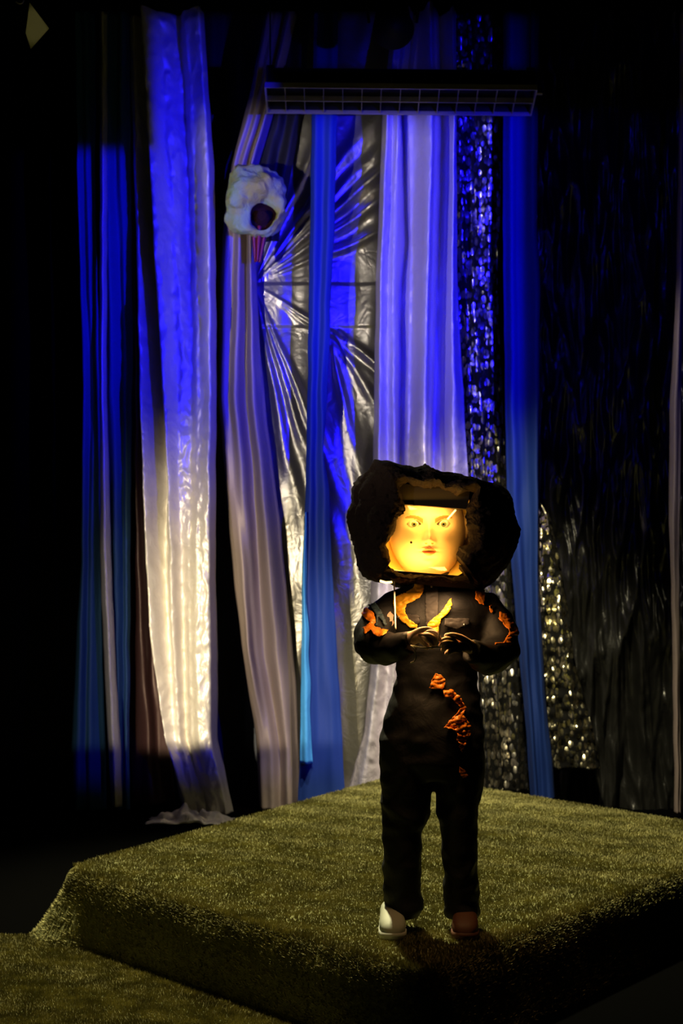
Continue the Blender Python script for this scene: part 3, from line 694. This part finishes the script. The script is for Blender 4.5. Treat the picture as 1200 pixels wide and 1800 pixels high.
# ears
for sx in (-1, 1):
    r = bmesh.ops.create_uvsphere(bm, u_segments=16, v_segments=12, radius=.03*HS, matrix=Matrix.Translation(HC+Vector((sx*A*.98, .05, EY-.02))) @ Matrix.Diagonal((.35, .6, 1.1, 1)))
me = bpy.data.meshes.new('body'); bm.to_mesh(me); bm.free()
for m_ in ('skin', 'lip', 'brow', 'pupil'): me.materials.append(M[m_])
body = link('body', me, None, person)
for sx in (-1, 1):                                     # eyeballs
    r = .0135*HS; ysurf = None
    c = HC+Vector((sx*EX, -Bd*.92*math.sqrt(max(0, 1-(EX/A)**2-(EY/Cc)**2))**.9+.06+.030, EY-.01))
    bm = bmesh.new(); bmesh.ops.create_uvsphere(bm, u_segments=48, v_segments=40, radius=r*1.25, matrix=Matrix.Translation(c) @ Matrix.Rotation(PI/2, 4, 'X'))
    for f in bm.faces:
        d = (f.calc_center_median()-c).normalized(); a = math.acos(max(-1, min(1, -(d.y))))
        f.material_index = 2 if a < .15 else (1 if a < .37 else 0); f.smooth = True
    me = bpy.data.meshes.new('eye'); bm.to_mesh(me); bm.free()
    for m_ in ('eyew', 'iris', 'pupil'): me.materials.append(M[m_])
    link('eye', me, None, person)
# coverall
def ringtube(bm, rings, n=28):
    """rings: (centre, rx, ry, up tilt dir) loft of horizontal or tilted ellipses"""
    rows = []
    for (c, rx, ry, ax) in rings:
        ax = Vector(ax).normalized(); ex = Vector((1, 0, 0)); ex = (ex-ax*ex.dot(ax))
        if ex.length < .3: ex = Vector((0, 0, 1)); ex = ex-ax*ex.dot(ax)
        ex.normalize(); ey = ax.cross(ex)
        rows.append([bm.verts.new(c+ex*rx*math.cos(2*PI*k/n)+ey*ry*math.sin(2*PI*k/n)) for k in range(n)])
    for a, b in zip(rows, rows[1:]):
        for k in range(n): bm.faces.new((a[k], a[(k+1) % n], b[(k+1) % n], b[k]))
    bm.faces.new(rows[0][::-1]); bm.faces.new(rows[-1])
def hr(x0, x1, y, ry, Y=PY+.03): 
    c = px((x0+x1)/2, y, Y); return (c, (x1-x0)/2/F*Y, ry, (0, 0, 1))
bm = bmesh.new()
ringtube(bm, [hr(732, 796, 1018, .07), hr(722, 810, 1026, .085), hr(704, 838, 1034, .10), hr(686, 862, 1046, .115), hr(680, 872, 1065, .13), hr(682, 868, 1095, .14), hr(690, 856, 1130, .135),
              hr(696, 842, 1165, .125), hr(697, 838, 1190, .12), hr(686, 843, 1225, .125), hr(674, 849, 1265, .135), hr(667, 852, 1300, .14), hr(667, 851, 1340, .135), hr(674, 846, 1368, .10)])
ringtube(bm, [hr(668, 768, 1290, .12), hr(667, 762, 1350, .115), hr(669, 758, 1400, .105), hr(671, 756, 1430, .10), hr(672, 743, 1460, .095), hr(673, 739, 1520, .09), hr(674, 738, 1560, .088), hr(676, 747, 1580, .09), hr(678, 742, 1596, .088), hr(680, 737, 1612, .085)])
ringtube(bm, [hr(752, 852, 1290, .12), hr(762, 851, 1350, .115), hr(764, 848, 1385, .105), hr(768, 839, 1430, .10), hr(773, 838, 1480, .095), hr(779, 840, 1530, .09), hr(780, 841, 1575, .09), hr(781, 844, 1592, .092), hr(783, 842, 1612, .088)])
def limb(pts):
    ps = [q[0] for q in pts]; rings = []
    for i, (p, r) in enumerate(pts):
        t = ps[min(i+1, len(ps)-1)]-ps[max(0, i-1)]; rings.append((p, r, r, t))
    ringtube(bm, rings)
limb([(px(712, 1060, PY+.03), .055), (px(694, 1066, PY+.03), .062), (px(672, 1088, PY+.01), .066), (px(656, 1110, PY-.02), .069), (px(653, 1128, PY-.05), .069), (px(662, 1138, PY-.11), .066),
      (px(680, 1140, PY-.18), .060), (px(698, 1138, PY-.25), .052), (px(716, 1132, Yh+.03), .043), (px(724, 1129, Yh+.01), .040)])
limb([(px(830, 1062, PY+.03), .055), (px(850, 1068, PY+.03), .064), (px(868, 1092, PY+.01), .068), (px(877, 1116, PY-.02), .071), (px(879, 1140, PY-.04), .072), (px(873, 1154, PY-.09), .068),
      (px(860, 1157, PY-.15), .062), (px(846, 1153, PY-.21), .053), (px(834, 1147, Yh+.06), .043), (px(828, 1144, Yh+.04), .040)])
me = bpy.data.meshes.new('coverall'); bm.to_mesh(me); bm.free()
tmp = bpy.data.objects.new('coverall_form', me); COL.objects.link(tmp)
rm = tmp.modifiers.new('r', 'REMESH'); rm.mode = 'VOXEL'; rm.voxel_size = .0085
sm = tmp.modifiers.new('s', 'SMOOTH'); sm.iterations = 7; sm.factor = .5
dg = bpy.context.evaluated_depsgraph_get(); me = bpy.data.meshes.new_from_object(tmp.evaluated_get(dg)); bpy.data.objects.remove(tmp)
me.name = 'coverall'
# cloth folds pressed into the coverall
bm = bmesh.new(); bm.from_mesh(me); bm.normal_update()
for v in bm.verts:
    p = v.co; armz = max(0, abs(p.x-.33)-.19)
    q = Vector((p.x*7, p.y*7, p.z*13)); a = 1-2*abs(noise.noise(q)); b = noise.noise(Vector((p.x*18, p.y*18, p.z*24)))
    leg = 1.0 if p.z < .55 else .55
    k_ = .011*leg+.10*armz*.12
    v.co += v.normal*((a-.5)*k_+b*.004)
bm.to_mesh(me); bm.free()
suit = link('coverall', me, M['suit'], person)
bm = bmesh.new(); bm.from_mesh(me); BV = BVHTree.FromBMesh(bm); bm.free()
CAM = Vector((0, 0, CZ))
def onsuit(x, y, off=.004, bvh=None):
    d = (P(x, y, 5)-CAM).normalized(); h = (bvh or BV).ray_cast(CAM, d)
    if h[0] is None: return None
    n_ = h[1] if h[1].dot(d) < 0 else -h[1]
    return h[0]+n_*off, n_
def inpoly(x, y, poly):
    c = False; j = len(poly)-1
    for i in range(len(poly)):
        xi, yi = poly[i]; xj, yj = poly[j]
        if (yi > y) != (yj > y) and x < (xj-xi)*(y-yi)/(yj-yi)+xi: c = not c
        j = i
    return c
def patch(name, poly, m, label=None, step=1.5, puff=.006, off=.004):
    """a cloth piece sewn on the coverall, with its own puckers"""
    xs = [p[0] for p in poly]; ys = [p[1] for p in poly]; idx = {}; V = []; Fc = []
    x0, y0 = min(xs)-1, min(ys)-1; nx = int((max(xs)-x0)/step)+2; ny = int((max(ys)-y0)/step)+2
    for j in range(ny):
        for i in range(nx):
            x = x0+i*step; y = y0+j*step
            x += .8*noise.noise(Vector((x*.3, y*.3, 1)))
            if not inpoly(x, y, poly): continue
            h = onsuit(x, y, off)
            if not h: continue
            p, n_ = h; p = p+n_*puff*(.5+noise.noise(Vector((x*.11+y*.05, y*.2, 3)))) + n_*.3*puff*noise.noise(Vector((x*.4, y*.5, 7)))
            idx[(i, j)] = len(V); V.append(p)
    for j in range(ny-1):
        for i in range(nx-1):
            q = [(i, j), (i+1, j), (i+1, j+1), (i, j+1)]; q = [idx[a] for a in q if a in idx]
            if len(q) >= 3:
                ps = [V[a] for a in q]
                if max((ps[a]-ps[a-1]).length for a in range(len(ps))) < .03: Fc.append(tuple(q))
    if not V: return
    o = mk(name, V, Fc, m, suit); so = o.modifiers.new('t', 'SOLIDIFY'); so.thickness = .003; so.offset = -1
    if label: o['label'] = label
    return o
OR = 'orange taffeta patch'
patch('chest_patch', [(730, 1026), (747, 1026), (746, 1040), (738, 1052), (727, 1058), (716, 1064), (713, 1074), (720, 1088), (735, 1098), (735, 1105), (722, 1103), (708, 1092), (696, 1076), (690, 1062), (693, 1052), (706, 1046), (720, 1041), (729, 1034)], M['amber'], 'yellow orange curved patch on the chest')
patch('flame_patch', [(793, 1052), (795, 1064), (788, 1076), (776, 1088), (772, 1104), (770, 1120), (755, 1118), (752, 1106), (752, 1096), (762, 1086), (772, 1080), (781, 1068), (789, 1054)], M['amber'], 'flame shaped orange patch above the hands', step=1.2)
patch('shoulder_patch', [(662, 1038), (672, 1030), (668, 1042), (660, 1053), (650, 1058), (654, 1046)], M['orange'], OR)
patch('sleeve_patch', [(630, 1074), (644, 1068), (658, 1080), (660, 1094), (657, 1104), (672, 1108), (683, 1110), (674, 1122), (662, 1121), (652, 1112), (642, 1118), (638, 1106), (650, 1096), (640, 1088), (636, 1078)], M['orange'], OR)
patch('shoulder_patch', [(833, 1035), (848, 1034), (852, 1048), (849, 1066), (840, 1062), (833, 1054)], M['orange'], OR)
patch('sleeve_patch', [(856, 1066), (862, 1064), (866, 1076), (864, 1080), (857, 1074)], M['orange'], OR)
patch('sleeve_patch', [(877, 1078), (890, 1080), (899, 1094), (908, 1108), (908, 1116), (896, 1118), (897, 1128), (895, 1136), (880, 1134), (868, 1136), (866, 1131), (882, 1132), (887, 1124), (893, 1112), (884, 1100), (875, 1088)], M['orange'], OR)
patch('sleeve_badge', [(648, 1066), (662, 1062), (672, 1078), (678, 1100), (674, 1102), (664, 1084), (663, 1104), (659, 1104), (660, 1084), (654, 1070)], M['bluepatch'], 'slate blue patch on the upper sleeve')
patch('thigh_patch', [(764, 1183), (774, 1184), (783, 1196), (781, 1210), (768, 1212), (754, 1210), (757, 1196)], M['orange'], OR)
patch('thigh_patch', [(778, 1214), (792, 1212), (810, 1232), (818, 1244), (812, 1258), (822, 1276), (824, 1290), (818, 1302), (812, 1320), (808, 1322), (800, 1300), (798, 1284), (778, 1280), (786, 1270), (798, 1256), (806, 1244), (792, 1226), (780, 1224)], M['orange'], OR, puff=.016)
patch('thigh_patch', [(806, 1346), (816, 1352), (822, 1364), (812, 1368), (806, 1358)], M['orange'], OR)
# placket, pocket flap, snaps, zip
M['suit2'] = mat('coverall_trim', (.030, .027, .027), .6, 0, .35)
patch('placket', [(747, 1026), (770, 1026), (771, 1110), (748, 1110)], M['suit2'], puff=.002, off=.004)
patch('pocket_flap', [(780, 1087), (824, 1087), (824, 1098), (802, 1106), (780, 1100)], M['suit2'], puff=.003, off=.006)
patch('pocket_flap', [(706, 1078), (738, 1082), (738, 1096), (722, 1100), (706, 1094)], M['suit2'], puff=.002, off=.003)
for (x, y) in ((703, 1084), (814, 1099)):
    h = onsuit(x, y, .009)
    bm = bmesh.new(); bmesh.ops.create_uvsphere(bm, u_segments=12, v_segments=8, radius=.005, matrix=Matrix.Translation(h[0])); frombm('snap_button', bm, M['steel'], suit)
h = onsuit(759, 1034, .01)
bm = bmesh.new(); add_box(bm, h[0], (.008, .004, .022), None, .002); frombm('zip_pull', bm, M['steel'], suit)
# collar
V = []; n_ = 48
for j in range(6):
    for i in range(n_):
        a = 2*PI*i/n_; r = .088-.004*j; c = px(762, 1028-5*j, PY+.01); V.append(c+Vector((r*1.0*math.cos(a), r*.85*math.sin(a), .006*math.sin(a*3))))
Fc = [(j*n_+i, j*n_+(i+1) % n_, (j+1)*n_+(i+1) % n_, (j+1)*n_+i) for j in range(5) for i in range(n_)]
o = mk('collar', V, Fc, M['suit2'], suit); so = o.modifiers.new('t', 'SOLIDIFY'); so.thickness = .006
# cords hanging from the helmet, and the wire loop in the hands
tube('dangling_cord', smooth_path([px(692, 1014, PY-.2), px(693, 1040, PY-.19), px(694, 1075, PY-.22), px(695, 1106, PY-.26)]), .0028, M['wire'], person, 8)
wl = tube('wire_loop', smooth_path([px(775, 1137, Yh-.06), px(760, 1138, Yh-.07), px(744, 1139, Yh-.07), px(728, 1136, Yh-.07), px(722, 1135, Yh-.07), px(727, 1140, Yh-.08), px(731, 1152, Yh-.08), px(728, 1162, Yh-.07), px(722, 1165, Yh-.05)]), .0028, M['wire'], None, 8)
tag(wl, 'thin white wire loop held between the hands of the person', 'wire')
st = tube('thin_stick', [px(769, 1134, Yh-.06), px(772, 1112, Yh-.06), px(771, 1098, Yh-.06)], [.002, .002, .0015], M['wire'], None, 8)
tag(st, 'tiny upright pale stick pinched in the fingertips', 'stick')
# shoes
def shoe(cx, toe, yaw, m, label):
    V = []; n_ = 28; Lg = .27
    prof = [(0, .024, .05), (.03, .036, .085), (.08, .040, .092), (.13, .042, .088), (.17, .046, .078), (.21, .048, .064), (.245, .043, .05), (.262, .030, .036), (.27, .010, .016)]
    R = Matrix.Rotation(yaw, 3, 'Z'); base = Vector((cx, toe, .311))
    for (s, w_, h_) in prof:
        for k_ in range(n_):
            a = 2*PI*k_/n_; cx_, cz_ = math.cos(a), math.sin(a)
            x = w_*math.copysign(abs(cx_)**.8, cx_); z = h_*.5+h_*.5*math.copysign(abs(cz_)**.7, cz_)
            V.append(base+R @ Vector((x, Lg-s, z)))
    N_ = len(prof); Fc = [(i*n_+k_, i*n_+(k_+1) % n_, (i+1)*n_+(k_+1) % n_, (i+1)*n_+k_) for i in range(N_-1) for k_ in range(n_)]
    Fc += [tuple(range(n_)), tuple(range((N_-1)*n_, N_*n_))]
    o = mk('shoe', V, Fc, m, person); o['label'] = label
    V2 = []
    for (s, w_, h_) in prof:
        for z in (-.004, .018):
            for sx in (-1, 1): V2.append(base+R @ Vector((sx*(w_+.003), Lg-s-(.003 if s > .2 else 0), z)))
    Fc = []
    for i in range(N_-1):
        a = i*4; b = a+4; Fc += [(a, b, b+1, a+1), (a+2, a+3, b+3, b+2), (a, a+2, b+2, b), (a+1, b+1, b+3, a+3)]
    Fc += [(0, 1, 3, 2), ((N_-1)*4, (N_-1)*4+2, (N_-1)*4+3, (N_-1)*4+1)]
    s_ = mk('sole', V2, Fc, M['sole'] if m == M['shoe'] else m, o); s_.parent = o
M['shoe2'] = mat('rust_shoe', (.12, .045, .02), .6, 0, .4)  # pair of the cream shoe, its dim orange light put into the colour
shoe(px(690, 1640, 5.95).x, 5.87, .02, M['shoe'], 'pale cream shoe')
shoe(px(814, 1640, 5.95).x, 5.87, -.08, M['shoe2'], 'rust brown shoe')
# ---------------------------------------------------------------- helmet
M['rock'] = mat('charred_foam_rock', (.022, .011, .007), .85, 0, .2, [('noise', (26, 26, 26), .9, .02), ('crease', (60, 60, 60), .5, .006)])
M['board'] = mat('black_board', (.03, .02, .013), .6, 0, .3)
OUTER = [(0, 912), ]
outer = [(914, 930), (908, 965), (896, 992), (880, 1012), (862, 1030), (842, 1036), (820, 1034), (790, 1034), (750, 1032), (716, 1026), (690, 1024), (660, 1024), (642, 1012), (632, 994), (622, 965), (613, 932), (612, 900), (620, 872), (632, 848), (648, 824), (658, 806), (680, 807), (704, 816), (730, 822), (748, 817), (772, 829), (800, 831), (830, 836), (850, 845), (880, 852), (900, 874), (908, 900)]
inner = [(815, 930), (816, 945), (816, 956), (800, 962), (794, 974), (800, 992), (816, 1002), (812, 1014), (760, 1012), (730, 1010), (700, 1006), (676, 1000), (684, 985), (680, 972), (676, 958), (684, 945), (690, 935), (694, 920), (702, 905), (708, 895), (704, 878), (700, 862), (712, 850), (722, 858), (742, 862), (762, 860), (780, 864), (796, 876), (812, 868), (824, 870), (816, 888), (811, 910)]
def resamp(poly, cx, cy, n):
    ang = []; 
    P_ = []
    for i in range(len(poly)):
        a = poly[i]; b = poly[(i+1) % len(poly)]
        for k_ in range(6): t = k_/6; x = a[0]*(1-t)+b[0]*t; y = a[1]*(1-t)+b[1]*t; P_.append((math.atan2(y-cy, x-cx), math.hypot(x-cx, y-cy)))
    P_.sort(); A_ = [p[0] for p in P_]; R_ = [p[1] for p in P_]
    A_ = [A_[-1]-2*PI]+A_+[A_[0]+2*PI]; R_ = [R_[-1]]+R_+[R_[0]]
    return [np.interp(-PI+2*PI*i/n, A_, R_) for i in range(n)]
HX, HY = 758, 930; NA = 380
ro = resamp(outer, HX, HY, NA); ri = resamp(inner, HX, HY, NA)
ri = [q*(1+.05*noise.noise(Vector((math.cos(2*PI*i/NA)*5, math.sin(2*PI*i/NA)*5, 1)))+.03*noise.noise(Vector((math.cos(2*PI*i/NA)*16, math.sin(2*PI*i/NA)*16, 5)))) for i, q in enumerate(ri)]
helm = None
def helmet():
    V = []; Yf = PY-.22
    secs = []
    # (blend 0=inner..1=outer, scale, depth Y) from the cavity back to the outer back
    for t in np.linspace(0, 1, 14): secs.append(('in', 1+.55*math.sin(t*PI/2)*0+(.32*(1-t)), Yf+.02+.40*(1-t)))
    for t in np.linspace(0.03, 1, 44): secs.append(('mix', t, Yf+.02-.055*math.sin(min(1, t*1.6)*PI)*(1 if t < .62 else .0)+ .24*t**2.4))
    for t in np.linspace(0.08, 1, 20): secs.append(('out', math.cos(t*PI/2*.93), Yf+.26+.30*math.sin(t*PI/2)))
    for kind, a, Y in secs:
        for i in range(NA):
            an = -PI+2*PI*i/NA
            if kind == 'in': r = min(ri[i]*a, ro[i]*.88)
            elif kind == 'mix': r = ri[i]*(1-a)+ro[i]*a
            else: r = ro[i]*a
            k_ = Y/F; c = P(HX, HY, PY)
            v = Vector((c.x+r*math.cos(an)*PY/F, Y, c.z-r*math.sin(an)*PY/F))
            if kind != 'in':
                q = v*7; amp = .030 if kind == 'mix' and .15 < a < .9 else (.018 if kind == 'mix' else .024)
                dv = Vector((math.cos(an)*.5, -1 if kind == 'mix' else .3, -math.sin(an)*.5)).normalized()
                lump = abs(noise.noise(q))*2-.6+.5*noise.noise(q*3)+.45*abs(noise.noise(q*6))+.35*abs(noise.noise(q*13))
                v += dv*amp*lump*(1 if kind == 'out' or a > .0 else 0)
            else:
                v += Vector((math.cos(an), 0, -math.sin(an)))*.006*noise.noise(v*30)
            V.append(v)
    N_ = len(secs); Fc = [(j*NA+i, (j+1)*NA+i, (j+1)*NA+(i+1) % NA, j*NA+(i+1) % NA) for j in range(N_-1) for i in range(NA)]
    Fc.append(tuple(range(NA))); Fc.append(tuple(range((N_-1)*NA, N_*NA))[::-1])
    h = mk('helmet', V, Fc, M['rock'], person); h['label'] = 'charred brown stone helmet shell'
    return h, Yf
helm, Yf = helmet()
# box frame: boards above and under the pane
def board(pts, th, name):
    bm = bmesh.new(); V = [bm.verts.new(P(a, b, Yf+.03)) for a, b in pts]; f = bm.faces.new(V)
    r = bmesh.ops.extrude_face_region(bm, geom=[f]); vs = [e for e in r['geom'] if isinstance(e, bmesh.types.BMVert)]
    bmesh.ops.translate(bm, verts=vs, vec=(0, th, 0)); bmesh.ops.recalc_face_normals(bm, faces=bm.faces[:])
    return frombm(name, bm, M['board'], helm, False)
board([(702, 850), (826, 860), (821, 895), (704, 886)], .10, 'frame_board')
board([(672, 1001), (806, 1012), (832, 1014), (834, 1036), (760, 1030), (670, 1018)], .03, 'frame_board')
m = bpy.data.materials.new('clear_acrylic'); m.use_nodes = True; T = NT(m.node_tree); T.nt.nodes.clear()
tr = T.n('ShaderNodeBsdfTransparent'); tr.inputs[0].default_value = (.97, .95, .9, 1); gl = T.n('ShaderNodeBsdfAnisotropic'); gl.inputs['Roughness'].default_value = .12
tc = T.n('ShaderNodeTexCoord'); nz = T.n('ShaderNodeTexNoise'); nz.inputs['Scale'].default_value = 14; T.link(tc.outputs['Object'], nz.inputs[0])
mx = T.n('ShaderNodeMixShader'); T.link(T.ss(nz.outputs[0], .4, .8, .03, .10), mx.inputs[0]); T.link(tr.outputs[0], mx.inputs[1]); T.link(gl.outputs[0], mx.inputs[2])
ou = T.n('ShaderNodeOutputMaterial'); T.link(mx.outputs[0], ou.inputs[0]); M['acrylic'] = m
V = []; Fc = []; nx, ny = 24, 20
for j in range(ny):
    for i in range(nx):
        u = i/(nx-1); v = j/(ny-1); x0 = 704*(1-v)+672*v; x1 = 822+0*v
        V.append(P(x0+(x1-x0)*u, 884+8*u+(120+6*u)*v, Yf+.055-.025*math.sin(u*PI)))
Fc = [(j*nx+i, j*nx+i+1, (j+1)*nx+i+1, (j+1)*nx+i) for j in range(ny-1) for i in range(nx-1)]
vs_ = mk('visor', V, Fc, M['acrylic'], helm); so = vs_.modifiers.new('t', 'SOLIDIFY'); so.thickness = .003; vs_['label'] = 'clear acrylic visor pane'
M['led'] = mat('warm_led_tube', (1, .8, .3), .5, 0, 0, emis=((1, .66, .18), 5))
M['glowwall'] = mat('amber_lining', (.95, .70, .22), .8, 0, .2)
# amber lining behind and around the head
V = []; Fc = []; n1, n2 = 40, 16
for j in range(n2):
    t = j/(n2-1)
    for i in range(n1):
        a = 2*PI*i/n1; rx = (92/480)*math.cos(t*PI/2*.98); rz = (82/480)*math.cos(t*PI/2*.98)
        c = P(HX-6, HY+8, PY); V.append(Vector((c.x+rx*math.copysign(abs(math.cos(a))**.8, math.cos(a)), Yf+.10+.22*math.sin(t*PI/2)+.0, c.z+rz*math.sin(a))))
Fc = [(j*n1+i, j*n1+(i+1) % n1, (j+1)*n1+(i+1) % n1, (j+1)*n1+i) for j in range(n2-1) for i in range(n1)]
mk('lining', V, Fc, M['glowwall'], helm)
tube('led_tube', [P(684, 1003, Yf+.075), P(740, 1010, Yf+.075), P(800, 1015, Yf+.075)], .005, M['led'], helm, 8)
tube('led_tube', [P(786, 913, Yf+.05), P(801, 896, Yf+.05)], .003, M['led'], helm, 8)
tube('led_tube', [P(668, 1021, Yf+.06), P(678, 1024, Yf+.05), P(689, 1023, Yf+.05)], .004, M['led'], helm, 8)
AMB = (1.0, .56, .09)
def hl(n_, loc, tgt, e, size): 
    o = lamp(n_, 'AREA', loc, tgt, e, AMB, shape='RECTANGLE', size=size[0], size_y=size[1]); return o
hl('helmet_led_low', P(735, 1000, Yf+.05), P(750, 930, Yf+.16), 1.1, (.22, .02))
hl('helmet_led_high', P(765, 892, Yf+.05), P(755, 945, Yf+.16), 1.2, (.2, .02))
hl('chin_led', P(748, 1037, PY-.215), P(752, 1130, PY-.23), 2.8, (.28, .03)).data.color = (1.0, .56, .24)  # added fill under the helmet, throws its glow onto the chest
hl('visor_spill_led', P(752, 1036, Yf-.03), P(756, 1130, PY-.31), .5, (.24, .03))  # added unseen fill for hands and patches, stands in for visor glow
hl('rim_led', P(762, 880, Yf+.0), P(762, 800, Yf-.01), .09, (.2, .02))  # added fill to make the upper rim of the opening glow
